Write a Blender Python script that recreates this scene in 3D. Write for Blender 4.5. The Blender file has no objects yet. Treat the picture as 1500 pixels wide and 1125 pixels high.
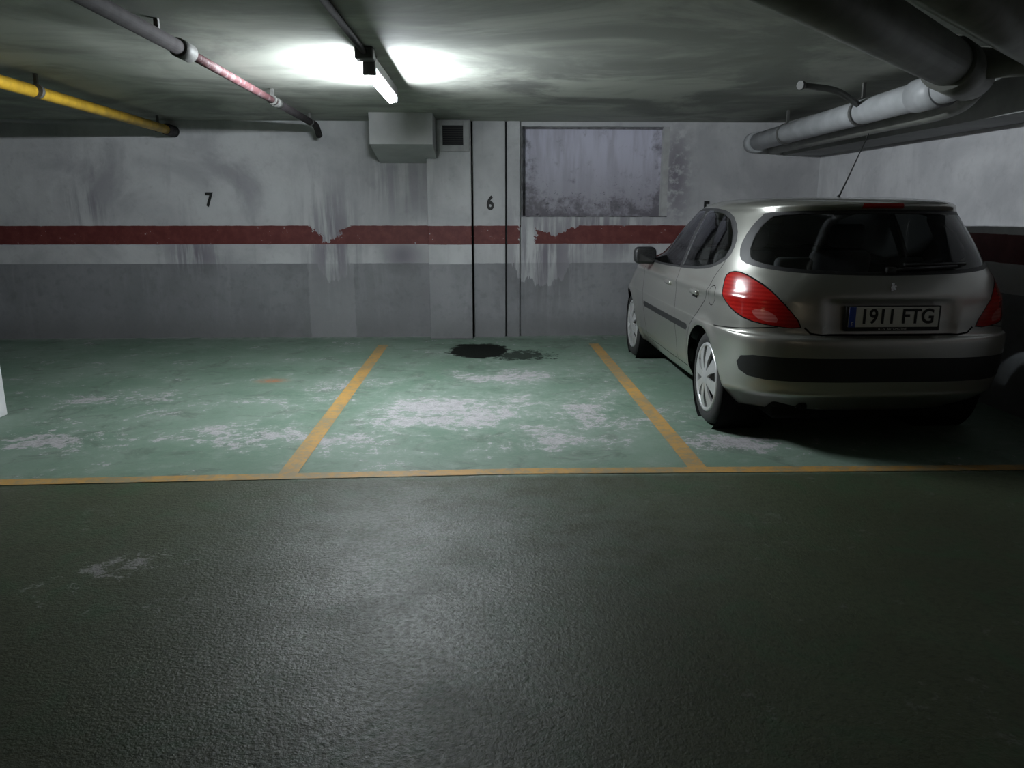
import bpy, bmesh, math
import numpy as np
from mathutils import Vector, Matrix

scene = bpy.context.scene
try:
    scene.view_settings.view_transform = 'Standard'
except Exception:
    pass

# ------------------------------------------------------------------ nodes
class NB:
    def __init__(s, name):
        s.mat = bpy.data.materials.new(name)
        s.mat.use_nodes = True
        s.nt = s.mat.node_tree
        s.bsdf = s.nt.nodes.get('Principled BSDF')
        s.out = s.nt.nodes.get('Material Output')
    def link(s, v, sock):
        if isinstance(v, V): s.nt.links.new(v.s, sock)
        else: sock.default_value = v
    def m(s, op, *a, clamp=False):
        n = s.nt.nodes.new('ShaderNodeMath'); n.operation = op; n.use_clamp = clamp
        for i, x in enumerate(a): s.link(x, n.inputs[i])
        return V(s, n.outputs[0])
    def pos(s):
        g = s.nt.nodes.new('ShaderNodeNewGeometry')
        p = V(s, g.outputs['Position'])
        x = s.nt.nodes.new('ShaderNodeSeparateXYZ'); s.nt.links.new(p.s, x.inputs[0])
        return p, V(s, x.outputs[0]), V(s, x.outputs[1]), V(s, x.outputs[2])
    def comb(s, x, y, z):
        n = s.nt.nodes.new('ShaderNodeCombineXYZ')
        for i, v in enumerate((x, y, z)): s.link(v, n.inputs[i])
        return V(s, n.outputs[0])
    def noise(s, vec, scale, detail=4, rough=.55, dist=0):
        n = s.nt.nodes.new('ShaderNodeTexNoise')
        s.link(vec, n.inputs['Vector']); n.inputs['Scale'].default_value = scale
        n.inputs['Detail'].default_value = detail; n.inputs['Roughness'].default_value = rough
        n.inputs['Distortion'].default_value = dist
        return V(s, n.outputs[0])
    def sm(s, v, a, b, lo=0., hi=1.):
        n = s.nt.nodes.new('ShaderNodeMapRange'); n.interpolation_type = 'SMOOTHSTEP'
        s.link(v, n.inputs[0]); s.link(a, n.inputs[1]); s.link(b, n.inputs[2])
        n.inputs[3].default_value = lo; n.inputs[4].default_value = hi
        return V(s, n.outputs[0])
    def mix(s, f, a, b, blend='MIX'):
        n = s.nt.nodes.new('ShaderNodeMix'); n.data_type = 'RGBA'; n.blend_type = blend
        s.link(f, n.inputs[0])
        for i, c in ((6, a), (7, b)):
            if isinstance(c, V): s.nt.links.new(c.s, n.inputs[i])
            else: n.inputs[i].default_value = (*c, 1)
        return V(s, n.outputs[2])
    def bump(s, h, strength, dist=.01):
        n = s.nt.nodes.new('ShaderNodeBump')
        s.link(strength, n.inputs['Strength']); n.inputs['Distance'].default_value = dist
        s.nt.links.new(h.s, n.inputs['Height'])
        s.nt.links.new(n.outputs[0], s.bsdf.inputs['Normal'])
    def col(s, v):
        if isinstance(v, V): s.nt.links.new(v.s, s.bsdf.inputs['Base Color'])
        else: s.bsdf.inputs['Base Color'].default_value = (*v, 1)
    def blob(s, x, y, cx, cy, rx, ry):
        d = s.m('SQRT', ((x - cx) * (1 / rx)) ** 2 + ((y - cy) * (1 / ry)) ** 2)
        return s.sm(d, 0., 1., 1., 0.)
class V:
    def __init__(s, nb, sock): s.nb = nb; s.s = sock
    def __add__(s, o): return s.nb.m('ADD', s, o)
    __radd__ = __add__
    def __sub__(s, o): return s.nb.m('SUBTRACT', s, o)
    def __rsub__(s, o): return s.nb.m('SUBTRACT', o, s)
    def __mul__(s, o): return s.nb.m('MULTIPLY', s, o)
    __rmul__ = __mul__
    def __pow__(s, o):
        if o == 2: return s.nb.m('MULTIPLY', s, s)
        return s.nb.m('POWER', s, o)
    def abs(s): return s.nb.m('ABSOLUTE', s)
    def mx(s, o): return s.nb.m('MAXIMUM', s, o)
    def mn(s, o): return s.nb.m('MINIMUM', s, o)
    def cl(s): return s.nb.m('ADD', s, 0., clamp=True)

def simple(name, col, rough=.5, metal=0., coat=0., var=.12, scale=8., bump=0., emis=None, estr=0., spec=.5):
    nb = NB(name)
    p, x, y, z = nb.pos()
    n = nb.noise(p, scale, 5)
    dark = tuple(c * (1 - var) for c in col); lite = tuple(min(1, c * (1 + var)) for c in col)
    nb.col(nb.mix(nb.sm(n, .3, .7), dark, lite))
    nb.bsdf.inputs['Roughness'].default_value = rough
    nb.bsdf.inputs['Metallic'].default_value = metal
    nb.bsdf.inputs['Coat Weight'].default_value = coat
    nb.bsdf.inputs['Specular IOR Level'].default_value = spec
    if bump: nb.bump(n, bump)
    if emis:
        nb.bsdf.inputs['Emission Color'].default_value = (*emis, 1)
        nb.bsdf.inputs['Emission Strength'].default_value = estr
    return nb.mat

# ---- wall paint
def wall_mat(name, features):
    nb = NB(name)
    p, x, y, z = nb.pos()
    n1 = nb.noise(p, 1.1, 7, .6, .5); n2 = nb.noise(p, 9, 6, .65); n3 = nb.noise(p, 35, 5)
    streakv = nb.comb(x * 3.2, y * 3.2, z * .55)
    st = nb.noise(streakv, 1.6, 7, .66, .25)
    wob = (n2 - .5) * .03
    zz = z + wob * .5
    white = nb.mix(nb.sm(n1, .35, .68), (.53, .53, .54), (.38, .38, .395))
    white = nb.mix(nb.sm(st, .52, .74) * .35, white, (.26, .25, .28))
    white = nb.mix(nb.sm(n2, .52, .75) * .3, white, (.25, .24, .255))
    grey = nb.mix(nb.sm(n1, .3, .7), (.185, .187, .198), (.250, .250, .265))
    grey = nb.mix(nb.sm(st, .50, .72) * .4, grey, (.32, .32, .34))
    grey = nb.mix(nb.sm(n2, .48, .7) * .4, grey, (.13, .13, .14))
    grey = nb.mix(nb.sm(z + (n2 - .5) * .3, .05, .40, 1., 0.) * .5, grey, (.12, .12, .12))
    red = nb.mix(nb.sm(n2, .35, .7), (.10, .017, .016), (.145, .034, .03))
    mred = nb.sm(zz, 1.138, 1.142) * nb.sm(zz, 1.360, 1.364, 1., 0.)
    mgrey = nb.sm(zz, .908, .912, 1., 0.)
    if features:
        rag = (n2 - .5) * .42 + (n3 - .5) * .16
        b1 = (z - 1.16) * 1.25 - (x + 1.88).abs() + rag
        m1 = nb.sm(b1, -.005, .005) * nb.sm((x + 1.88).abs(), .33, .34, 1., 0.) * nb.sm(z, 1.15, 1.16)
        b2 = .105 - (x - .53).abs() + rag * .45
        m2 = nb.sm(b2, -.005, .005)
        b2b = (z - 1.30) * 1.6 - (x - .85).abs() * .5 + .08 + rag * .8
        m2b = nb.sm(b2b, -.005, .005) * nb.sm((x - .85).abs(), .3, .31, 1., 0.)
        m2 = m2.mx(m2b)
        chips = nb.sm(n3 * .6 + n2 * .4, .625, .635) * .8
        drip = (nb.noise(nb.comb(x * 9., y, z * 1.2), 1.0, 5, .65) - .5) * .9
        e3 = nb.blob(x, z, -1.86, .92, .34, .48); e4 = nb.blob(x, z, .72, .92, .62, .52)
        m3 = nb.sm(e3 * .8 + drip + rag * .3, .36, .39)
        m4 = nb.sm(e4 * .8 + drip + rag * .3, .34, .37)
        mred = mred * (1. - m1) * (1. - m2) * (1. - chips)
        mgrey = mgrey * (1. - m3 * .7) * (1. - m4 * .7)
        st2 = nb.noise(nb.comb(x * 6., y * 6., z * .5), 1.6, 6, .6)
        damp = nb.blob(x, z, -1.0, 1.0, .40, .36)
        damp = damp.mx(nb.blob(x, z, -1.85, 1.1, .55, 1.2) * nb.sm(st2, .38, .56))
        damp = damp.mx(nb.blob(x, z, .75, 1.0, .85, 1.05) * nb.sm(st2, .38, .56))
        damp = damp.mx(nb.blob(x, z, 1.4, 1.3, 1.2, .55) * nb.sm(st2, .40, .56))
        damp = damp.mx(nb.blob(x, z, -3.5, 1.02, .55, .45) * nb.sm(st2, .40, .55))
        damp = damp.mx(nb.blob(x, z, -4.7, 1.6, .5, .45) * nb.sm(st2, .42, .58) * .7)
        damp = damp.mx(nb.blob(x, z, 2.32, 1.95, .30, .9) * nb.sm(n2, .36, .52))
        damp = damp.mx(nb.blob(x, z, -1.0, 1.9, .8, .7) * nb.sm(st2, .35, .6) * .65)
        damp = damp.mx(nb.blob(x, z, -4.6, 1.9, 1.0, .7) * nb.sm(n1, .4, .6) * .4)
        damp = damp.mx(nb.blob(x, z, -2.9, 1.9, .9, .8) * nb.sm(n1, .45, .6) * .35)
        damp = damp.mx(nb.blob(x, z, -1.1, .45, .9, .5) * nb.sm(n1, .40, .6) * .7)
        damp = damp.mx(nb.blob(x, z, -3.9, .45, 1.4, .4) * nb.sm(n1, .45, .6) * .6)
        white = nb.mix(damp.cl(), white, (.19, .175, .205))
        grey = nb.mix((damp * .7).cl(), grey, (.105, .10, .112))
        patch = nb.sm((x + 1.88).abs() + (n2 - .5) * .05, .27, .29, 1., 0.)
        grey = nb.mix(patch * .35, grey, (.34, .34, .355))
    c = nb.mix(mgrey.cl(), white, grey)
    c = nb.mix(mred.cl(), c, red)
    nb.col(c)
    nb.bsdf.inputs['Roughness'].default_value = .6
    nb.bump(n2 + n3 * .4, .25, .01)
    return nb.mat

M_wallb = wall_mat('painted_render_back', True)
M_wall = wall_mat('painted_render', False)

# ---- ceiling
nb = NB('ceiling_concrete'); p, x, y, z = nb.pos()
n1 = nb.noise(p, .8, 7, .62, .8); n2 = nb.noise(p, 5, 6, .6); n3 = nb.noise(nb.comb(x * .6, y * 2., z), 1.5, 6)
c = nb.mix(nb.sm(n1, .38, .62), (.38, .39, .345), (.21, .22, .195))
c = nb.mix(nb.sm(n3, .5, .7) * .4, c, (.15, .155, .135))
c = nb.mix(nb.blob(x, y, .9, 7.2, 2.4, 1.8) * nb.sm(n1, .42, .58) * .7, c, (.11, .11, .105))
nb.col(c); nb.bsdf.inputs['Roughness'].default_value = .75; nb.bump(n2, .2, .01)
M_ceil = nb.mat

# ---- floor
nb = NB('painted_floor'); p, x, y, z = nb.pos()
na = nb.noise(p, 2.2, 10, .76, .5); nbn = nb.noise(p, 13, 8, .78); nf = nb.noise(p, 70, 4, .7)
bl = nb.blob(x, y, -.25, 5.85, 1.2, .95)
for (cx, cy, rx, ry) in [(-1.75, 5.25, .9, .6), (-3.0, 5.2, .9, .5), (.7, 5.8, .9, .9), (1.7, 5.0, .7, .5),
                         (-1.3, 6.7, .5, .8), (-.9, 5.0, .6, .5), (.3, 7.2, 1.0, .6), (-2.0, 6.3, .5, .3), (-1.6, 3.2, .5, .3), (.5, 5.0, .8, .4), (-3.2, 6.3, 1.2, .4)]:
    bl = bl.mx(nb.blob(x, y, cx, cy, rx, ry) * .8)
wv = na * .52 + nbn * .38 + nf * .10 + bl * .095
worn = nb.sm(wv, .562, .584)
halo = nb.sm(wv, .48, .585)
n1 = nb.noise(p, 1.1, 5); n2 = nb.noise(p, 34, 4, .6); n3 = nb.noise(p, 6, 7, .65); n4 = nb.noise(p, 3, 8, .70, 1.0)
bay = nb.sm(y + (nbn - .5) * .12, 4.30, 4.42)
green = nb.mix(nb.sm(n1, .35, .65), (.105, .165, .122), (.145, .200, .160))
green = nb.mix(nb.sm(n3, .5, .72) * .5, green, (.22, .26, .23))
green = nb.mix(nb.sm(n4, .50, .68) * .65, green, (.060, .080, .062))
green = nb.mix(nb.sm(nf, .52, .7) * .35, green, (.06, .08, .065))
conc = nb.mix(nb.sm(nbn * .5 + nf * .5, .38, .62), (.22, .205, .215), (.40, .375, .395))
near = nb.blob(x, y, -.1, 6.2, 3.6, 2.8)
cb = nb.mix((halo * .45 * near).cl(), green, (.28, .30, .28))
cb = nb.mix(worn * .85, cb, conc)
ca = nb.mix(nb.sm(n1, .35, .65), (.046, .052, .030), (.055, .066, .038))
ca = nb.mix(nb.sm(n2, .45, .7) * .5, ca, (.022, .027, .017))
ca = nb.mix(nb.sm(n4, .48, .66) * .5, ca, (.034, .072, .036))
ca = nb.mix(nb.blob(x, y, -.2, 3.7, 2.0, 1.6) * nb.sm(n3, .35, .6) * .5, ca, (.12, .135, .12))
ca = nb.mix(worn * (nb.blob(x, y, -1.6, 3.2, 1.2, .8) * .5).mx(.12), ca, conc)
c = nb.mix(bay, ca, cb)
rg = (n3 - .5) * .9 + (nbn - .5) * .6
st1 = nb.m('SQRT', ((x + .07) * (1 / .36)) ** 2 + ((y - 8.55) * (1 / .50)) ** 2) + rg
st2 = nb.m('SQRT', ((x - .38) * (1 / .44)) ** 2 + ((y - 8.25) * (1 / .40)) ** 2) + rg * 1.8 + nb.sm(nbn, .4, .6) * .35
stain = nb.sm(st1, .85, 1.0, 1., 0.).mx(nb.sm(st2, .80, .9, 1., 0.) * .85)
c = nb.mix(stain.cl(), c, (.006, .007, .006))
c = nb.mix(nb.blob(x, y, -1.98, 7.05, .22, .14) * nb.sm(nbn, .35, .55) * .8, c, (.35, .11, .04))
c = nb.mix(nb.sm(y, 9.3, 9.57) * nb.sm(n3, .35, .6) * .7, c, (.30, .31, .30))
nb.col(c)
wet = nb.blob(x, y, -.38, 2.9, 1.25, 2.4)
spk = nb.sm(nb.noise(p, 48, 4, .65), .36, .66)
big = nb.sm(nb.noise(p, 2.6, 5, .6), .30, .62)
wv2 = wet * (big * .55 + .45)
r = .53 + (n2 - .5) * .12 - wv2 * .17 + bay * .06 + stain * .15
nb.link(r.cl(), nb.bsdf.inputs['Roughness'])
spec = .24 + wv2 * spk * .62 + bay * .12 - stain * .3
nb.link(spec.cl(), nb.bsdf.inputs['Specular IOR Level'])
grain = nb.noise(p, 75, 4, .62) * .8 + nb.noise(p, 34, 4, .6) * .5
nb.bump(grain * (1. - bay * .88) + worn * bay * -.12 + n3 * .15, .50, .011)
M_floor = nb.mat

# ---- yellow lines
nb = NB('yellow_line_paint'); p, x, y, z = nb.pos()
n = nb.noise(p, 16, 8, .75); n2_ = nb.noise(p, 2, 4)
w = nb.sm(n * .7 + n2_ * .3, .44, .58)
c = nb.mix(nb.sm(n2_, .3, .7), (.39, .215, .05), (.30, .17, .045))
nb.col(nb.mix(w * .7, c, (.17, .165, .11))); nb.bsdf.inputs['Roughness'].default_value = .6
M_yline = nb.mat

# ---- window panel, mouldy
nb = NB('mouldy_shutter_panel'); p, x, y, z = nb.pos()
n = nb.noise(p, 6, 8, .7); ns = nb.noise(p, 22, 6, .7); st = nb.noise(nb.comb(x * 6., y, z * .8), 1.5, 6)
c = nb.mix(nb.sm(z, 1.5, 2.4), (.33, .32, .36), (.55, .54, .65))  # glow along the window top, painted in as paler, bluer colour
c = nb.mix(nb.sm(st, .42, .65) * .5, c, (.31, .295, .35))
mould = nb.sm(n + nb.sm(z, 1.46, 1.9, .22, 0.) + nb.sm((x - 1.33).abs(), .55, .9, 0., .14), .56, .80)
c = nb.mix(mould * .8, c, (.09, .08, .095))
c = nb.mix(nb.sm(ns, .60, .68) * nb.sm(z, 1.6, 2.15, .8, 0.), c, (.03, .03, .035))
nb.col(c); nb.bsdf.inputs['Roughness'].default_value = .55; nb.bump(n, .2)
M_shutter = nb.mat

M_conc = simple('column_paint', (.52, .52, .52), .65, var=.12, scale=3, bump=.15)
M_beam = simple('beam_concrete', (.25, .255, .25), .75, var=.2, scale=2, bump=.15)
M_corbel = simple('corbel_paint', (.42, .42, .42), .7, var=.15, scale=2, bump=.1)
M_dark = simple('dark_gap', (.015, .015, .017), .8)
M_ventf = simple('vent_frame_grey', (.36, .36, .36), .6)
M_wframe = simple('window_reveal_grime', (.14, .135, .145), .7, var=.5, scale=12)
M_black = simple('black_letter_paint', (.01, .01, .01), .6)
M_yellow = simple('yellow_pipe_paint', (.48, .29, .02), .5, var=.25)
M_pgrey = simple('grey_pvc', (.36, .37, .38), .45, var=.15, scale=5)
M_pdark = simple('dark_pvc', (.18, .185, .165), .5, var=.2, scale=5)
M_piron = simple('dark_iron', (.022, .019, .02), .85, 0, var=.3, scale=15, spec=.2)
M_steel = simple('galvanised_steel', (.10, .10, .095), .6, .1, spec=.3)
M_housing = simple('lamp_housing', (.07, .07, .07), .5)
M_tube = simple('fluorescent_tube_glow', (.9, .9, .9), .5, emis=(.88, .95, 1.0), estr=500)
M_fill_warm = simple('warm_fill_glow', (.9, .9, .9), .5, emis=(1.0, .85, .66), estr=36)
M_fill_dim = simple('dim_fill_glow', (.9, .9, .9), .5, emis=(1.0, .72, .38), estr=18)
nb = NB('flaking_red_pipe'); p, x, y, z = nb.pos()
n = nb.noise(p, 14, 6, .7)
nb.col(nb.mix(nb.sm(n, .5, .58), (.09, .028, .032), (.16, .11, .115))); nb.bsdf.inputs['Roughness'].default_value = .65
M_pred = nb.mat

# ------------------------------------------------------------------ mesh helpers
def obj_from_bm(bm, name, mats, parent=None, smooth=False):
    me = bpy.data.meshes.new(name); bm.to_mesh(me); bm.free()
    for m in mats: me.materials.append(m)
    if smooth:
        for f in me.polygons: f.use_smooth = True
    o = bpy.data.objects.new(name, me); scene.collection.objects.link(o)
    if parent: o.parent = parent
    return o
def add_box(bm, x0, x1, y0, y1, z0, z1, mi=0):
    vs = [bm.verts.new(c) for c in [(x0,y0,z0),(x1,y0,z0),(x1,y1,z0),(x0,y1,z0),(x0,y0,z1),(x1,y0,z1),(x1,y1,z1),(x0,y1,z1)]]
    for f in [(0,3,2,1),(4,5,6,7),(0,1,5,4),(1,2,6,5),(2,3,7,6),(3,0,4,7)]:
        fc = bm.faces.new([vs[i] for i in f]); fc.material_index = mi
def boxes(name, lst, mats, parent=None, bevel=0):
    bm = bmesh.new()
    for b in lst: add_box(bm, *b)
    o = obj_from_bm(bm, name, mats, parent)
    if bevel:
        md = o.modifiers.new('b', 'BEVEL'); md.width = bevel; md.segments = 2
    return o
def empty(name, loc=(0, 0, 0)):
    e = bpy.data.objects.new(name, None); scene.collection.objects.link(e); e.location = loc
    e.empty_display_size = .1
    return e
def fillet(pts, r, n=6):
    pts = [Vector(p) for p in pts]
    if len(pts) < 3 or r <= 0: return pts
    out = [pts[0]]
    for i in range(1, len(pts) - 1):
        a, b, c = pts[i - 1], pts[i], pts[i + 1]
        d1 = (a - b).normalized(); d2 = (c - b).normalized()
        rr = min(r, (a - b).length * .45, (c - b).length * .45)
        s, e = b + d1 * rr, b + d2 * rr
        for k in range(n + 1):
            t = k / n
            out.append(s * (1 - t) ** 2 + b * 2 * t * (1 - t) + e * t * t)
    out.append(pts[-1]); return out
def tube(name, pts, r, mat, parent=None, seg=20, bend=0, cap=True):
    pts = fillet(pts, bend)
    bm = bmesh.new(); rings = []
    up = Vector((0, 0, 1))
    for i, p in enumerate(pts):
        if i == 0: d = pts[1] - pts[0]
        elif i == len(pts) - 1: d = pts[-1] - pts[-2]
        else: d = (pts[i + 1] - pts[i]).normalized() + (pts[i] - pts[i - 1]).normalized()
        d.normalize()
        u = up if abs(d.z) < .95 else Vector((1, 0, 0))
        a = d.cross(u).normalized(); b = a.cross(d).normalized()
        rr = r[i] if isinstance(r, (list, tuple)) else r
        rings.append([bm.verts.new(p + (a * math.cos(t) + b * math.sin(t)) * rr) for t in [2 * math.pi * k / seg for k in range(seg)]])
    for i in range(len(rings) - 1):
        for k in range(seg):
            f = bm.faces.new([rings[i][k], rings[i][(k + 1) % seg], rings[i + 1][(k + 1) % seg], rings[i + 1][k]]); f.smooth = True
    if cap:
        bm.faces.new(rings[0][::-1]); bm.faces.new(rings[-1])
    bmesh.ops.recalc_face_normals(bm, faces=bm.faces)
    return obj_from_bm(bm, name, [mat], parent)
def text_mesh(name, body, size, mat, loc, rot, parent=None, extrude=.002, sx=1., bold=0., align='CENTER'):
    cu = bpy.data.curves.new(name, 'FONT'); cu.body = body; cu.size = size; cu.extrude = extrude
    cu.align_x = align; cu.align_y = 'CENTER'; cu.offset = bold
    t = bpy.data.objects.new(name + '_tmp', cu); scene.collection.objects.link(t)
    dg = bpy.context.evaluated_depsgraph_get()
    me = bpy.data.meshes.new_from_object(t.evaluated_get(dg)); bpy.data.objects.remove(t)
    me.materials.clear(); me.materials.append(mat)
    o = bpy.data.objects.new(name, me); scene.collection.objects.link(o)
    o.location = loc; o.rotation_euler = rot; o.scale = (sx, 1, 1)
    if parent: o.parent = parent
    return o

# ------------------------------------------------------------------ room
H = 2.568; WY = 9.57; RX = 4.08; LX = -9.0; BY = -6.0
boxes('floor', [(LX - .2, RX + .2, BY - .2, WY + .3, -.2, 0)], [M_floor])
boxes('ceiling', [(LX - .2, RX + .2, BY - .2, WY + .3, H, H + .2)], [M_ceil])
wx0, wx1, wz0, wz1 = .45, 2.235, 1.46, 2.515
boxes('wall_back', [
    (LX, wx0, WY, WY + .3, 0, H), (wx1, RX, WY, WY + .3, 0, H),
    (wx0, wx1, WY, WY + .3, 0, wz0), (wx0, wx1, WY, WY + .3, wz1, H)], [M_wallb])
boxes('trim_3', [(-.13, .255, WY - .05, WY - .001, 0, H - .001)], [M_wallb])
boxes('trim_4', [(.280, .43, WY - .05, WY - .001, 0, H - .001)], [M_wallb])
boxes('wall_right', [(RX, RX + .2, BY, WY + .3, 0, H)], [M_wall])
boxes('wall_left', [(LX - .2, LX, BY, WY + .3, 0, H)], [M_wall])
boxes('wall_front', [(LX, RX, BY - .2, BY, 0, H)], [M_wall])
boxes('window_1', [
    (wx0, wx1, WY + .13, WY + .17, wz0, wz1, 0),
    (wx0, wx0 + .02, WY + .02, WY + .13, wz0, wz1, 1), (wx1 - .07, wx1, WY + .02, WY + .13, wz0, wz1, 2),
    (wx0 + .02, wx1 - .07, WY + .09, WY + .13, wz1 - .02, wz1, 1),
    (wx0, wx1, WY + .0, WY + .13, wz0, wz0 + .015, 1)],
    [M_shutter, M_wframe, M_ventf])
boxes('concrete_pillar', [(-.67, -.15, 9.37, WY - .001, 0, H - .001)], [M_wallb], bevel=.008)
boxes('trim_1', [(-.149, -.131, WY - .012, WY - .001, 0, H - .001)], [M_dark])
boxes('trim_2', [(.256, .279, WY - .012, WY - .001, 0, H - .001)], [M_dark])
bm = bmesh.new()
def prism(prof, x0, x1):
    A = [bm.verts.new((x0, y, z)) for y, z in prof]; B = [bm.verts.new((x1, y, z)) for y, z in prof]
    bm.faces.new(A); bm.faces.new(B[::-1])
    for i in range(len(prof)): bm.faces.new([A[i], B[i], B[(i + 1) % len(prof)], A[(i + 1) % len(prof)]])
zb = 2.24 - .15 * (9.335 - 8.72) / (WY - 8.72)
prism([(8.72, H - .002), (8.72, 2.24), (9.335, zb), (9.335, H - .002)], -1.23, -.55)
prism([(9.335, H - .002), (9.335, zb), (WY - .002, 2.09), (WY - .002, H - .002)], -1.23, -.675)
bmesh.ops.recalc_face_normals(bm, faces=bm.faces)
obj_from_bm(bm, 'concrete_corbel', [M_corbel])
boxes('ceiling_beam', [(3.62, RX - .001, BY + .001, WY - .001, 2.19, H - .001)], [M_beam])
boxes('concrete_column', [(-4.15, -3.70, 5.45, 5.9, 0, H - .001)], [M_conc], bevel=.01)
v = empty('air_vent', (-.355, 9.369, 2.39))
boxes('frame', [(-.19, -.12, -.03, 0, -.18, .17), (.12, .19, -.03, 0, -.18, .17), (-.12, .12, -.03, 0, -.18, -.11), (-.12, .12, -.03, 0, .11, .17)], [M_ventf], v, .004)
boxes('grille_back', [(-.12, .12, -.008, -.001, -.11, .11)], [M_dark], v)
boxes('louvres', [(-.12, .12, -.022, -.012, z_, z_ + .006) for z_ in np.arange(-.1, .1, .025)], [simple('louvre_dark', (.03, .03, .03), .6)], v)
R90 = (math.pi / 2, 0, 0)
text_mesh('parking_space_number', '7', .22, M_black, (-3.28, WY - .003, 1.66), R90, bold=.008, sx=.8)
text_mesh('parking_space_number.001', '6', .22, M_black, (.075, WY - .053, 1.62), R90, bold=.008, sx=.8)
text_mesh('parking_space_number.002', '5', .22, M_black, (2.72, WY - .003, 1.56), R90, bold=.008, sx=.8)
bm = bmesh.new()
def strip(x0, y0, x1, y1, w_, z_):
    d = Vector((x1 - x0, y1 - y0, 0)).normalized(); n_ = Vector((-d.y, d.x, 0)) * w_ / 2
    a_, b_ = Vector((x0, y0, z_)), Vector((x1, y1, z_))
    bm.faces.new([bm.verts.new(q) for q in (a_ - n_, b_ - n_, b_ + n_, a_ + n_)])
strip(-1.19, 4.43, -1.19, 8.95, .115, .003); strip(1.30, 4.43, 1.285, 8.95, .115, .003)
strip(-8.9, 4.12, -2.8, 4.34, .10, .004); strip(-2.8, 4.34, .2, 4.43, .10, .004); strip(.2, 4.43, 4.0, 4.38, .10, .004)
bm.normal_update()
for f in bm.faces:
    if f.normal.z < 0: f.normal_flip()
obj_from_bm(bm, 'parking_bay_lines', [M_yline])

# ------------------------------------------------------------------ pipes
def hanger(par, x, y, z, r, name):
    boxes(name, [(x - .012, x + .012, y - .012, y + .012, z + r * .8, H - .001)], [M_steel], par)
    tube(name + '_clip', [(x, y - .018, z), (x, y + .018, z)], r * 1.12, M_steel, par)
g = empty('yellow_gas_pipe')
tube('pipe', [(-3.42, .5, 2.44), (-3.42, 5.6, 2.44), (-3.62, 9.56, 2.44)], .048, M_yellow, g)
tube('end_sleeve', [(-3.6, 9.3, 2.44), (-3.62, 9.565, 2.44)], .065, M_piron, g)
hanger(g, -3.43, 6.4, 2.44, .048, 'hanger_1'); hanger(g, -3.61, 9.1, 2.44, .048, 'hanger_2'); hanger(g, -3.42, 3, 2.44, .048, 'hanger_3')
g = empty('sprinkler_pipe')
tube('pipe_dark', [(-1.75, .5, 2.475), (-1.78, 4.95, 2.475)], .042, M_piron, g)
tube('coupling_1', [(-1.78, 4.88, 2.475), (-1.78, 5.06, 2.475)], .055, M_steel, g)
tube('pipe_red', [(-1.78, 5.0, 2.475), (-1.83, 7.3, 2.475)], .03, M_pred, g)
tube('coupling_2', [(-1.83, 7.2, 2.475), (-1.83, 7.36, 2.475)], .042, M_steel, g)
tube('pipe_end', [(-1.83, 7.3, 2.475), (-1.88, 9.15, 2.475), (-1.88, 9.3, 2.38)], .036, M_piron, g, bend=.1)
for i, (xx, yy) in enumerate([(-1.78, 4.6), (-1.82, 7.1), (-1.87, 8.8)]): hanger(g, xx, yy, 2.475, .036, 'hanger_%d' % i)
g = empty('electrical_conduit')
tube('conduit', [(-.78, -5.9, 2.535), (-.76, 5.30, 2.535)], .02, M_piron, g)
boxes('junction_box', [(-.82, -.70, 5.28, 5.40, 2.49, H - .002)], [M_housing], g, .01)
g = empty('drain_pipes')
tube('main_drain', [(3.24, 9.56, 2.33), (3.08, 5.1, 2.34), (.55, 2.4, 2.40), (-.2, 1.4, 2.42)], .1, M_pgrey, g, bend=.35, seg=28)
tube('diagonal_drain', [(.3, 2.2, 2.40), (2.85, 4.78, 2.36)], .128, M_pdark, g, seg=28)
tube('socket_1', [(2.62, 4.55, 2.36), (2.98, 4.92, 2.355)], .15, M_pdark, g, seg=28)
tube('socket_2', [(3.10, 5.7, 2.34), (3.09, 5.35, 2.34)], .115, M_pgrey, g, seg=28)
tube('lower_drain', [(3.47, 9.5, 2.27), (3.40, 5.7, 2.27), (3.1, 5.0, 2.33)], .072, M_pdark, g, bend=.35, seg=24)
tube('second_diagonal', [(1.3, 2.7, 2.40), (3.50, 4.80, 2.40)], .11, M_pdark, g, seg=28)
tube('cross_branch', [(2.8, 4.72, 2.38), (3.58, 4.6, 2.42)], .09, M_pdark, g, seg=24)
tube('stub_pipe', [(2.39, 6.05, 2.46), (2.75, 6.25, 2.46), (3.05, 6.5, 2.38)], .024, M_steel, g, bend=.15)
tube('stub_mouth', [(2.375, 6.04, 2.46), (2.40, 6.055, 2.46)], .032, M_steel, g)
hanger(g, 3.13, 6.6, 2.335, .1, 'hanger_1'); hanger(g, 3.2, 8.4, 2.33, .1, 'hanger_2')
tube('end_collar', [(3.235, 9.35, 2.33), (3.24, 9.56, 2.33)], .118, M_pgrey, g, seg=28)

# ------------------------------------------------------------------ lamps
def lamp(x, y0, y1, mtube, name):
    e = empty(name, (x, (y0 + y1) / 2, H)); L = (y1 - y0) / 2
    boxes('housing', [(-.010, .045, -L, L, -.105, -.035)], [M_housing], e, .01)
    boxes('mount', [(-.01, .03, -L * .7 - .03, -L * .7 + .03, -.04, -.002), (-.01, .03, L * .7 - .03, L * .7 + .03, -.04, -.002)], [M_steel], e)
    boxes('end_caps', [(-.04, .045, -L - .04, -L + .01, -.155, -.06), (-.04, .045, L - .01, L + .04, -.155, -.06)], [M_housing], e, .008)
    tube('tube', [(-.012, -L, -.135), (-.012, L, -.135)], .026, mtube, e, seg=16)
    return e
lamp(-.75, 5.45, 6.75, M_tube, 'fluorescent_light')
lamp(1.2, -3.2, -2.0, M_fill_warm, 'fill_fluorescent_warm')  # unseen fixture behind the camera, added for warm fill
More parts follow.
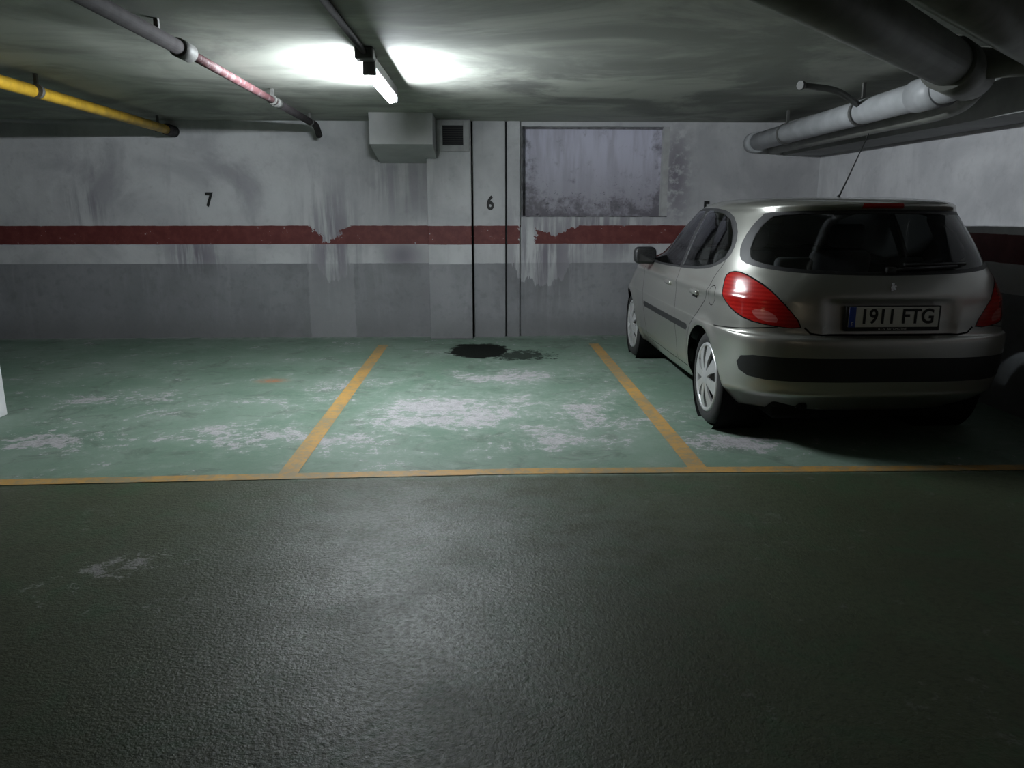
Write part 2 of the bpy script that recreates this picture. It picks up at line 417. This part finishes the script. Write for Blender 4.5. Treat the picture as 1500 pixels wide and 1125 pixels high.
lamp(-5.5, -1.0, .2, M_fill_dim, 'fill_fluorescent_dim')  # unseen fixture left of the camera, added as dim fill

# ------------------------------------------------------------------ CAR
nb = NB('silver_car_paint')
p, x, y, z = nb.pos()
fl = nb.noise(p, 900, 2)
nb.col(nb.mix(fl, (.37, .365, .335), (.465, .46, .425)))
nb.bsdf.inputs['Metallic'].default_value = .8; nb.bsdf.inputs['Roughness'].default_value = .33
nb.bsdf.inputs['Coat Weight'].default_value = .8; nb.bsdf.inputs['Coat Roughness'].default_value = .06
C_paint = nb.mat
nb = NB('tinted_glass'); nt = nb.nt
tr = nt.nodes.new('ShaderNodeBsdfTransparent'); tr.inputs[0].default_value = (.84, .88, .87, 1)
gl = nt.nodes.new('ShaderNodeBsdfGlossy'); gl.inputs[0].default_value = (.9, .9, .9, 1); gl.inputs['Roughness'].default_value = .03
fr = nt.nodes.new('ShaderNodeFresnel'); fr.inputs[0].default_value = 1.5
mx = nt.nodes.new('ShaderNodeMixShader')
nt.links.new(fr.outputs[0], mx.inputs[0]); nt.links.new(tr.outputs[0], mx.inputs[1]); nt.links.new(gl.outputs[0], mx.inputs[2])
nt.links.new(mx.outputs[0], nb.out.inputs[0])
C_glass = nb.mat
C_trim = simple('black_plastic_trim', (.012, .012, .013), .5)
C_gap = simple('panel_gap', (.008, .008, .008), .9, spec=.1)
C_int = simple('interior_dark', (.02, .02, .021), .8)
C_seat = simple('seat_fabric', (.03, .03, .033), .85)
C_tyre = simple('tyre_rubber', (.018, .018, .018), .75, bump=.1, scale=40)
C_hub = simple('hubcap_silver', (.5, .5, .5), .35, .5, var=.05)
C_chrome = simple('chrome', (.8, .8, .8), .12, 1., var=.02)
def lightmat(name, a, b, coat=.25):
    nb = NB(name); p, x, y, z = nb.pos()
    wv = nb.m('SINE', z * 260.)
    nb.col(nb.mix(nb.sm(wv, -1., 1.), a, b))
    nb.bsdf.inputs['Roughness'].default_value = .20; nb.bsdf.inputs['Coat Weight'].default_value = coat
    nb.bsdf.inputs['Coat Roughness'].default_value = .06
    nb.bsdf.inputs['Specular IOR Level'].default_value = .35
    return nb.mat
C_red = lightmat('red_lens', (.30, .006, .005), (.38, .012, .009))
C_clear = lightmat('clear_lens', (.40, .08, .07), (.48, .13, .12))
mats = [C_paint, C_glass, C_trim, C_red, C_gap, C_clear, C_int]

# z, rear y, front y, half width, rear corner length
LV = [
 (.22,-.50,3.15,.790,.80),(.29,-.60,3.24,.825,.78),(.340,-.668,3.29,.845,.76),(.37,-.676,3.295,.850,.75),(.44,-.690,3.32,.862,.73),(.54,-.700,3.33,.872,.72),
 (.640,-.704,3.32,.877,.72),(.680,-.694,3.30,.878,.73),(.698,-.664,3.285,.876,.73),(.78,-.657,3.20,.873,.75),(.86,-.647,3.04,.868,.77),
 (.92,-.633,2.86,.860,.80),(.97,-.614,2.60,.847,.82),(1.01,-.596,2.36,.832,.82),(1.05,-.575,2.20,.815,.82),(1.15,-.520,1.98,.780,.80),
 (1.25,-.468,1.79,.740,.78),(1.33,-.428,1.62,.702,.76),(1.372,-.405,1.54,.680,.74),(1.392,-.418,1.50,.662,.74),(1.415,-.436,1.44,.640,.74),
 (1.434,-.414,1.37,.602,.74),(1.449,-.31,1.28,.55,.7),(1.461,-.13,1.14,.45,.6),(1.469,.07,.98,.31,.5),(1.473,.32,.72,.12,.2)]
LV = np.array(LV)
def catmull(P, sub):
    out = []
    n = len(P)
    for i in range(n - 1):
        p0 = P[max(i - 1, 0)]; p1 = P[i]; p2 = P[i + 1]; p3 = P[min(i + 2, n - 1)]
        for k in range(sub):
            t = k / sub
            out.append(.5 * ((2 * p1) + (-p0 + p2) * t + (2 * p0 - 5 * p1 + 4 * p2 - p3) * t * t + (-p0 + 3 * p1 - 3 * p2 + p3) * t ** 3))
    out.append(P[-1]); return np.array(out)
rows = catmull(LV, 4)
KR, KS, KF = 46, 64, 28
def resamp(xs, ys, k):
    d = np.concatenate([[0], np.cumsum(np.hypot(np.diff(xs), np.diff(ys)))])
    t = np.linspace(0, d[-1], k + 1)
    return np.interp(t, d, xs), np.interp(t, d, ys)
def outline(row):
    z_, yr, yf, w_, Lr = row
    L = yf - yr
    Lr = min(Lr, .40 * L); Lf = min(1.10, .42 * L)
    low = 1 - min(1, max(0, (z_ - 1.0) / .35))
    nr = 3.1 + .5 * low
    nf = 2.7
    y0, y1 = yr + Lr, yf - Lf
    th = np.linspace(0, math.pi / 2, 240)
    xs = w_ * np.sin(th) ** (2 / nr); ys = y0 - Lr * np.cos(th) ** (2 / nr)
    X1, Y1 = resamp(xs, ys, KR)
    t = np.linspace(0, 1, KS + 1)
    X2 = w_ * (1 + .012 * np.sin(math.pi * t)); Y2 = y0 + (y1 - y0) * t
    xs = w_ * np.cos(th) ** (2 / nf); ys = y1 + Lf * np.sin(th) ** (2 / nf)
    X3, Y3 = resamp(xs, ys, KF)
    X = np.concatenate([X1, X2[1:], X3[1:]]); Y = np.concatenate([Y1, Y2[1:], Y3[1:]])
    X[0] = 0; X[-1] = 0
    return X, Y
RA = .055
bm = bmesh.new(); grid = []
AX = [(RA, .31), (2.54, .31)]
for row in rows:
    X, Y = outline(row); z_ = row[0]
    ring = []
    for x_, y_ in zip(X, Y):
        zz = z_
        if x_ > .6 and z_ < .85:
            for ya, za in AX:
                d = math.hypot(y_ - ya, z_ - za)
                x_ += .018 * math.exp(-((d - .36) / .045) ** 2)
            if .3 < y_ < 2.2: x_ -= .012 * math.exp(-((z_ - .46) / .1) ** 2) * math.sin((y_ - .3) / 1.9 * math.pi)
        if x_ > .5 and .80 < z_ < .98: x_ += .010 * math.exp(-((z_ - .885) / .022) ** 2)
        if y_ < 0 and .69 < z_ < .92 and x_ < .5:
            sx = 1 / (1 + math.exp((x_ - .37) / .010)); sz = 1 / (1 + math.exp((z_ - .890) / .006)) 
            y_ += .020 * sx * sz
        ring.append(bm.verts.new((-x_, y_, zz)))
    grid.append(ring)
for i in range(len(grid) - 1):
    for k in range(len(grid[0]) - 1):
        bm.faces.new([grid[i][k], grid[i][k + 1], grid[i + 1][k + 1], grid[i + 1][k]])
top = grid[-1]
bm.faces.new(top)

SIDE = (Vector((0, 1, 0)), lambda c: c.x < -.35)
REAR = (Vector((1, 0, 0)), lambda c: c.y < .25)
DIAG = (Vector((.7071, -.7071, 0)), lambda c: c.x < -.3 and c.y < .3)
FRONT = (Vector((1, 0, 0)), lambda c: c.y > 1.1)
def inpoly(q, z_, P):
    r = False; n = len(P)
    for i in range(n):
        a, b = P[i], P[(i + 1) % n]
        if (a[1] > z_) != (b[1] > z_):
            if q < (b[0] - a[0]) * (z_ - a[1]) / (b[1] - a[1]) + a[0]: r = not r
    return r
def segd(q, z_, a, b):
    dx, dz = b[0] - a[0], b[1] - a[1]; L2 = dx * dx + dz * dz
    t = 0 if L2 == 0 else max(0, min(1, ((q - a[0]) * dx + (z_ - a[1]) * dz) / L2))
    return math.hypot(q - a[0] - t * dx, z_ - a[1] - t * dz)
def cut(P, proj, mi, only=None, r=.04):
    td, flt = proj
    q0 = min(a[0] for a in P) - .08; q1 = max(a[0] for a in P) + .08
    z0 = min(a[1] for a in P) - .08; z1 = max(a[1] for a in P) + .08
    cand = set()
    for f in bm.faces:
        if len(f.verts) > 30: continue
        c = f.calc_center_median()
        if z0 < c.z < z1 and q0 < c.dot(td) < q1 and flt(c): cand.add(f)
    n = len(P)
    for i in range(n):
        a, b = P[i], P[(i + 1) % n]
        if math.hypot(a[0] - b[0], a[1] - b[1]) < 1e-6: continue
        sub = []
        for f in cand:
            if not f.is_valid: continue
            c = f.calc_center_median()
            rr = r + max((v.co - c).length for v in f.verts)
            if segd(c.dot(td), c.z, a, b) < rr * .8: sub.append(f)
        if not sub: continue
        g_ = set(sub)
        for f in sub: g_.update(f.edges); g_.update(f.verts)
        no = td * (b[1] - a[1]) + Vector((0, 0, 1)) * -(b[0] - a[0])
        res = bmesh.ops.bisect_plane(bm, geom=list(g_), dist=1e-5, plane_co=td * a[0] + Vector((0, 0, a[1])), plane_no=no.normalized())
        for e_ in res['geom']:
            if isinstance(e_, bmesh.types.BMFace): cand.add(e_)
        cand = {f for f in cand if f.is_valid}
    for f in cand:
        c = f.calc_center_median()
        if flt(c) and inpoly(c.dot(td), c.z, P):
            if only is None or f.material_index in only: f.material_index = mi
def smoothpoly(P, sub=3):
    n = len(P); out = []
    for i in range(n):
        p0, p1, p2, p3 = [np.array(P[(i + j) % n], float) for j in (-1, 0, 1, 2)]
        for k in range(sub):
            t = k / sub
            out.append(tuple(.5 * ((2 * p1) + (-p0 + p2) * t + (2 * p0 - 5 * p1 + 4 * p2 - p3) * t * t + (-p0 + 3 * p1 - 3 * p2 + p3) * t ** 3)))
    return out
def seam(pts, proj, w_=.006, mi=4):
    for a, b in zip(pts[:-1], pts[1:]):
        d = np.array(b, float) - np.array(a, float); L = np.hypot(*d); d /= L; n_ = np.array([-d[1], d[0]]) * w_ / 2
        a_ = np.array(a) - d * w_ * .3; b_ = np.array(b) + d * w_ * .3
        cut([tuple(a_ - n_), tuple(b_ - n_), tuple(b_ + n_), tuple(a_ + n_)], proj, mi, only=(0, 2), r=.02)
for ya, za in AX:
    P = [(ya + .345 * math.cos(t), max(za + .345 * math.sin(t), .1)) for t in np.linspace(-.9, math.pi + .9, 34)]
    cut(P, SIDE, 9)
# side glazing
cut(smoothpoly([(2.02, .972), (1.86, 1.07), (1.62, 1.22), (1.38, 1.345), (1.15, 1.392), (.75, 1.402), (.38, 1.388), (.12, 1.345), (-.05, 1.255), (-.11, 1.16), (-.08, 1.085), (.1, 1.028), (.4, .995), (.9, .975), (1.5, .96)], 2), SIDE, 2)
cut([(1.93, .988), (1.80, 1.08), (1.58, 1.215), (1.37, 1.318), (1.20, 1.36), (1.00, 1.378), (.83, 1.382), (.80, .99), (1.4, .976)], SIDE, 1)
cut([(.73, .998), (.74, 1.384), (.58, 1.382), (.36, 1.366), (.15, 1.325), (.0, 1.245), (-.06, 1.17), (-.045, 1.105), (.10, 1.048), (.35, 1.017)], SIDE, 1)
seam([(.16, 1.34), (.20, 1.03)], SIDE, .03, 2)
# rear window
cut(smoothpoly([(0.3, 1.025), (-.0, 1.025), (-.30, 1.030), (-.52, 1.040), (-.66, 1.055), (-.740, 1.078), (-.750, 1.12), (-.722, 1.20), (-.672, 1.285), (-.618, 1.350), (-.565, 1.378), (-.3, 1.385), (.0, 1.387), (.3, 1.387)], 2), REAR, 2)
cut(smoothpoly([(0.3, 1.045), (0., 1.045), (-.30, 1.050), (-.50, 1.060), (-.63, 1.075), (-.70, 1.098), (-.712, 1.13), (-.688, 1.20), (-.638, 1.285), (-.585, 1.338), (-.53, 1.360), (-.3, 1.367), (.0, 1.369), (.3, 1.369)], 2), REAR, 1)
cut([(.01, 1.397), (-.125, 1.397), (-.118, 1.426), (.01, 1.426)], REAR, 3)
cut([(.01, 1.06), (-.50, 1.065), (-.68, 1.10), (-.58, 1.33), (-.52, 1.375), (.01, 1.385)], FRONT, 1)
# tail light
TL = smoothpoly([(-.455, .955), (-.450, 1.005), (-.385, 1.030), (-.28, 1.020), (-.15, .972), (-.05, .906), (.03, .825), (.085, .738), (-.03, .738), (-.18, .756), (-.30, .793), (-.40, .850), (-.445, .900)], 2)
cut(TL, DIAG, 4)
def shrink(P, d):
    c = np.mean(np.array(P), axis=0); out = []
    for q in P:
        v_ = np.array(q) - c; L = np.hypot(*v_); out.append(tuple(c + v_ * (L - d) / L))
    return out
cut(shrink(TL, .009), DIAG, 3)
cut(smoothpoly([(-.14, .775), (-.04, .762), (-.05, .80), (-.12, .83), (-.19, .82)], 2), DIAG, 5)
# bumper insert
cut([(.01, .430), (-.68, .430), (-.76, .440), (-.80, .469), (-.812, .515), (-.80, .556), (-.75, .570), (.01, .570)], REAR, 2)
seam([(.01, .698), (-.40, .698), (-.46, .707), (-.49, .736)], REAR, .010)
seam([(-.03, .738), (-.25, .712), (-.50, .69)], DIAG, .006)
cut([(.01, .50), (-.45, .50), (-.5, .62), (.01, .66)], FRONT, 2)
# doors
seam([(.765, .97), (.765, .6), (.755, .30)], SIDE)
seam([(1.90, .965), (1.92, .7), (1.88, .45), (1.82, .30)], SIDE)
seam([(-.08, 1.08), (-.01, .95), (.06, .82), (.20, .72), (.35, .62), (.43, .5), (.46, .30)], SIDE)
seam([(.46, .30), (1.82, .30)], SIDE)
cut([(.46, .565), (1.86, .565), (1.88, .59), (1.86, .612), (.44, .612), (.42, .59)], SIDE, 2)
seam([(-.075 + .062 * math.cos(t), .865 + .062 * math.sin(t)) for t in np.linspace(0, 2 * math.pi, 15)], SIDE, .005)
bmesh.ops.delete(bm, geom=[f for f in bm.faces if f.material_index == 9], context='FACES')
gm = bm.verts[:] + bm.edges[:] + bm.faces[:]
dup = bmesh.ops.duplicate(bm, geom=gm)
for e_ in dup['geom']:
    if isinstance(e_, bmesh.types.BMVert): e_.co.x = -e_.co.x
bmesh.ops.reverse_faces(bm, faces=[e_ for e_ in dup['geom'] if isinstance(e_, bmesh.types.BMFace)])
bmesh.ops.remove_doubles(bm, verts=bm.verts[:], dist=.0004)
bm.normal_update()
sm_ = sum((f.calc_center_median() - Vector((0, 1.2, .7))).dot(f.normal) for f in bm.faces)
if sm_ < 0: bmesh.ops.reverse_faces(bm, faces=bm.faces[:])
for f in bm.faces: f.smooth = True
bg = bm.copy()
bmesh.ops.delete(bg, geom=[f for f in bg.faces if f.material_index != 1], context='FACES')
bmesh.ops.delete(bm, geom=[f for f in bm.faces if f.material_index == 1], context='FACES')
car = empty('parked_hatchback_car')
body = obj_from_bm(bm, 'body_shell', mats, car)
sd = body.modifiers.new('shell', 'SOLIDIFY'); sd.thickness = .014; sd.offset = -1; sd.material_offset = 6; sd.material_offset_rim = 4
glass = obj_from_bm(bg, 'windows', mats, car)

def rbox(name, x0, x1, y0, y1, z0, z1, mat, bev=.04, rot=None, sub=0):
    cx, cy, cz = (x0 + x1) / 2, (y0 + y1) / 2, (z0 + z1) / 2
    bm = bmesh.new(); add_box(bm, x0 - cx, x1 - cx, y0 - cy, y1 - cy, z0 - cz, z1 - cz)
    bmesh.ops.recalc_face_normals(bm, faces=bm.faces)
    o = obj_from_bm(bm, name, [mat], car, True); o.location = (cx, cy, cz)
    if rot: o.rotation_euler = rot
    md = o.modifiers.new('b', 'BEVEL'); md.width = bev; md.segments = 4
    return o
rbox('underbody', -.60, .60, -.50, 3.05, .17, .30, C_gap, .03)
rbox('rear_apron', -.60, .60, -.52, -.36, .24, .34, C_gap, .03)
rbox('exhaust', -.46, -.41, -.58, -.45, .24, .285, C_gap, .02)
rbox('engine_bay', -.62, .62, 2.0, 3.0, .3, .72, C_int, .05)
for s in (-1, 1):
    rbox('front_seat_base_%d' % (s + 1), s * .36 - .24, s * .36 + .24, .95, 1.45, .35, .55, C_seat, .06)
    rbox('front_seat_back_%d' % (s + 1), s * .36 - .23, s * .36 + .23, .80, .93, .5, 1.10, C_seat, .06, (.2, 0, 0))
    rbox('front_headrest_%d' % (s + 1), s * .36 - .13, s * .36 + .13, .68, .78, 1.12, 1.29, C_seat, .045, (.15, 0, 0))
    rbox('rear_headrest_%d' % (s + 1), s * .36 - .12, s * .36 + .12, -.12, -.04, 1.00, 1.10, C_seat, .035, (.15, 0, 0))
rbox('rear_seat_back', -.62, .62, -.05, .08, .45, 1.00, C_seat, .05, (.15, 0, 0))
rbox('rear_seat_base', -.62, .62, .08, .55, .35, .55, C_seat, .05)
rbox('parcel_shelf', -.6, .6, -.45, -.1, .97, .99, C_int, .008)
rbox('dashboard', -.68, .68, 1.75, 2.05, .6, .96, C_int, .08)
rbox('interior_mirror', -.12, .12, 1.32, 1.35, 1.27, 1.33, C_int, .01)
def lathe(name, prof, mat, cx, cy, cz, s, seg=56, smooth=True):
    bm = bmesh.new(); rings = []
    for xo, r_ in prof:
        rings.append([bm.verts.new((s * xo, r_ * math.cos(2 * math.pi * k / seg), r_ * math.sin(2 * math.pi * k / seg))) for k in range(seg)])
    for i in range(len(rings) - 1):
        for k in range(seg):
            bm.faces.new([rings[i][k], rings[i][(k + 1) % seg], rings[i + 1][(k + 1) % seg], rings[i + 1][k]])
    bmesh.ops.recalc_face_normals(bm, faces=bm.faces)
    o = obj_from_bm(bm, name, [mat], car, smooth); o.location = (cx, cy, cz); return o
for wi, (s, ya) in enumerate([(-1, RA), (1, RA), (-1, 2.54), (1, 2.54)]):
    cx = s * .745
    lathe('tyre_%d' % wi, [(-.07, .21), (-.088, .225), (-.094, .255), (-.090, .285), (-.074, .303), (-.06, .307), (-.058, .302), (-.052, .302), (-.05, .309), (-.02, .311), (-.018, .304), (-.012, .304), (-.01, .311), (.01, .311), (.012, .304), (.018, .304), (.02, .311),
          (.05, .309), (.052, .302), (.058, .302), (.06, .307), (.074, .303), (.090, .285), (.094, .255), (.088, .232), (.07, .22)], C_tyre, cx, ya, .311, s)
    lathe('rim_%d' % wi, [(.078, .232), (.094, .226), (.097, .214), (.088, .202), (.06, .200)], C_hub, cx, ya, .311, s)
    lathe('brake_disc_%d' % wi, [(.05, .22), (.05, .001)], C_gap, cx, ya, .311, s)
    lathe('hub_centre_%d' % wi, [(.055, .072), (.098, .068), (.106, .05), (.110, .02), (.110, .001)], C_hub, cx, ya, .311, s)
    bm = bmesh.new()
    for k in range(8):
        t = 2 * math.pi * k / 8 + .2; ca_, sa_ = math.cos(t), math.sin(t)
        pts = []
        for r_, hw, xo in ((.05, .020, .104), (.13, .030, .102), (.206, .050, .090)):
            for sgn in (-1, 1):
                for dx in (0, -.014):
                    pts.append(bm.verts.new((s * (xo + dx), r_ * ca_ - sgn * hw * sa_, r_ * sa_ + sgn * hw * ca_)))
        for i in (0, 4):
            a = pts[i:i + 8]
            bm.faces.new([a[0], a[2], a[6], a[4]]); bm.faces.new([a[1], a[5], a[7], a[3]])
            bm.faces.new([a[0], a[4], a[5], a[1]]); bm.faces.new([a[2], a[3], a[7], a[6]])
    bmesh.ops.recalc_face_normals(bm, faces=bm.faces)
    o = obj_from_bm(bm, 'hubcap_spokes_%d' % wi, [C_hub], car); o.location = (cx, ya, .311)
    lathe('wheel_well_%d' % wi, [(.085, .346), (-.22, .346), (-.22, .001)], C_gap, cx, ya, .31, s)
M_mg = simple('mirror_dark_glass', (.1, .1, .1), .1, .8)
for s in (-1, 1):
    rbox('wing_mirror_%d' % (s + 1), s * .92 - .095, s * .92 + .095, 1.64, 1.76, .945, 1.085, C_trim, .045)
    rbox('mirror_stalk_%d' % (s + 1), s * .85 - .05, s * .85 + .05, 1.70, 1.76, .94, .975, C_trim, .012)
    rbox('mirror_glass_%d' % (s + 1), s * .92 - .08, s * .92 + .08, 1.634, 1.642, .965, 1.065, M_mg, .003)
    for nm, yy in (('rear', .28), ('front', 1.0)):
        rbox('handle_%s_%d' % (nm, s + 1), s * .881 - .016, s * .881 + .016, yy - .085, yy + .085, .835, .867, C_paint, .013)
        rbox('handle_cup_%s_%d' % (nm, s + 1), s * .870 - .008, s * .870 + .008, yy - .05, yy + .06, .815, .84, C_gap, .006)
M_plate = simple('plate_white', (.66, .66, .63), .4, var=.04)
M_blue = simple('plate_blue', (.02, .06, .35), .4)
rbox('plate_frame', -.275, .275, -.668, -.640, .722, .864, C_trim, .004)
rbox('number_plate', -.26, .26, -.674, -.666, .746, .859, M_plate, .002)
rbox('plate_blue_band', -.26, -.222, -.676, -.672, .746, .859, M_blue, .001)
text_mesh('plate_text', '1911 FTG', .115, M_black, (.018, -.6755, .8025), R90, car, .0006, .92, .0025)
text_mesh('plate_country', 'E', .032, M_plate, (-.241, -.6775, .763), R90, car, .0004)
text_mesh('dealer_text', 'B.C.V. AUTOMOTIVE', .018, M_plate, (0, -.6695, .734), R90, car, .0003)
bm = bmesh.new()
E = [(-.012,-.03),(.004,-.03),(.0,-.012),(.012,-.022),(.024,-.018),(.012,.0),(.026,.004),(.02,.012),(.006,.012),(.01,.026),(-.004,.032),(-.016,.022),(-.006,.012),(-.018,.0),(-.012,-.012)]
f = bm.faces.new([bm.verts.new((a, 0, b)) for a, b in E])
ex = bmesh.ops.extrude_face_region(bm, geom=[f])
for v_ in ex['geom']:
    if isinstance(v_, bmesh.types.BMVert): v_.co.y += .006
bmesh.ops.recalc_face_normals(bm, faces=bm.faces)
o = obj_from_bm(bm, 'tailgate_emblem', [C_chrome], car); o.location = (0, -.632, .965); o.scale = (.8, 1, .8)
tube('wiper_arm', [(.0, -.585, 1.055), (.10, -.592, 1.065), (.40, -.560, 1.075)], .010, C_trim, car, seg=10)
tube('wiper_blade', [(.08, -.580, 1.085), (.46, -.54, 1.088)], .009, C_trim, car, seg=8)
rbox('wiper_hub', -.03, .03, -.60, -.565, 1.035, 1.075, C_trim, .012)
tube('antenna', [(0, .16, 1.465), (0, .13, 1.49), (0, -.17, 1.83)], [.012, .006, .0028], C_trim, car, seg=10)
car.location = (2.55, 5.44, 0); car.scale = (1.105, 1.10, 1.115); car.rotation_euler = (0, 0, math.radians(.6))

# ------------------------------------------------------------------ world / camera
wd = bpy.data.worlds.new('world'); scene.world = wd; wd.use_nodes = True
wd.node_tree.nodes['Background'].inputs[0].default_value = (.02, .02, .02, 1)
wd.node_tree.nodes['Background'].inputs[1].default_value = .1
cam = bpy.data.cameras.new('camera'); cam.sensor_width = 36; cam.lens = 27.05
co = bpy.data.objects.new('camera', cam); scene.collection.objects.link(co)
co.location = (0, 0, 1.55); co.rotation_euler = (math.radians(90 - 12.77), 0, math.radians(-2.03))
scene.camera = co
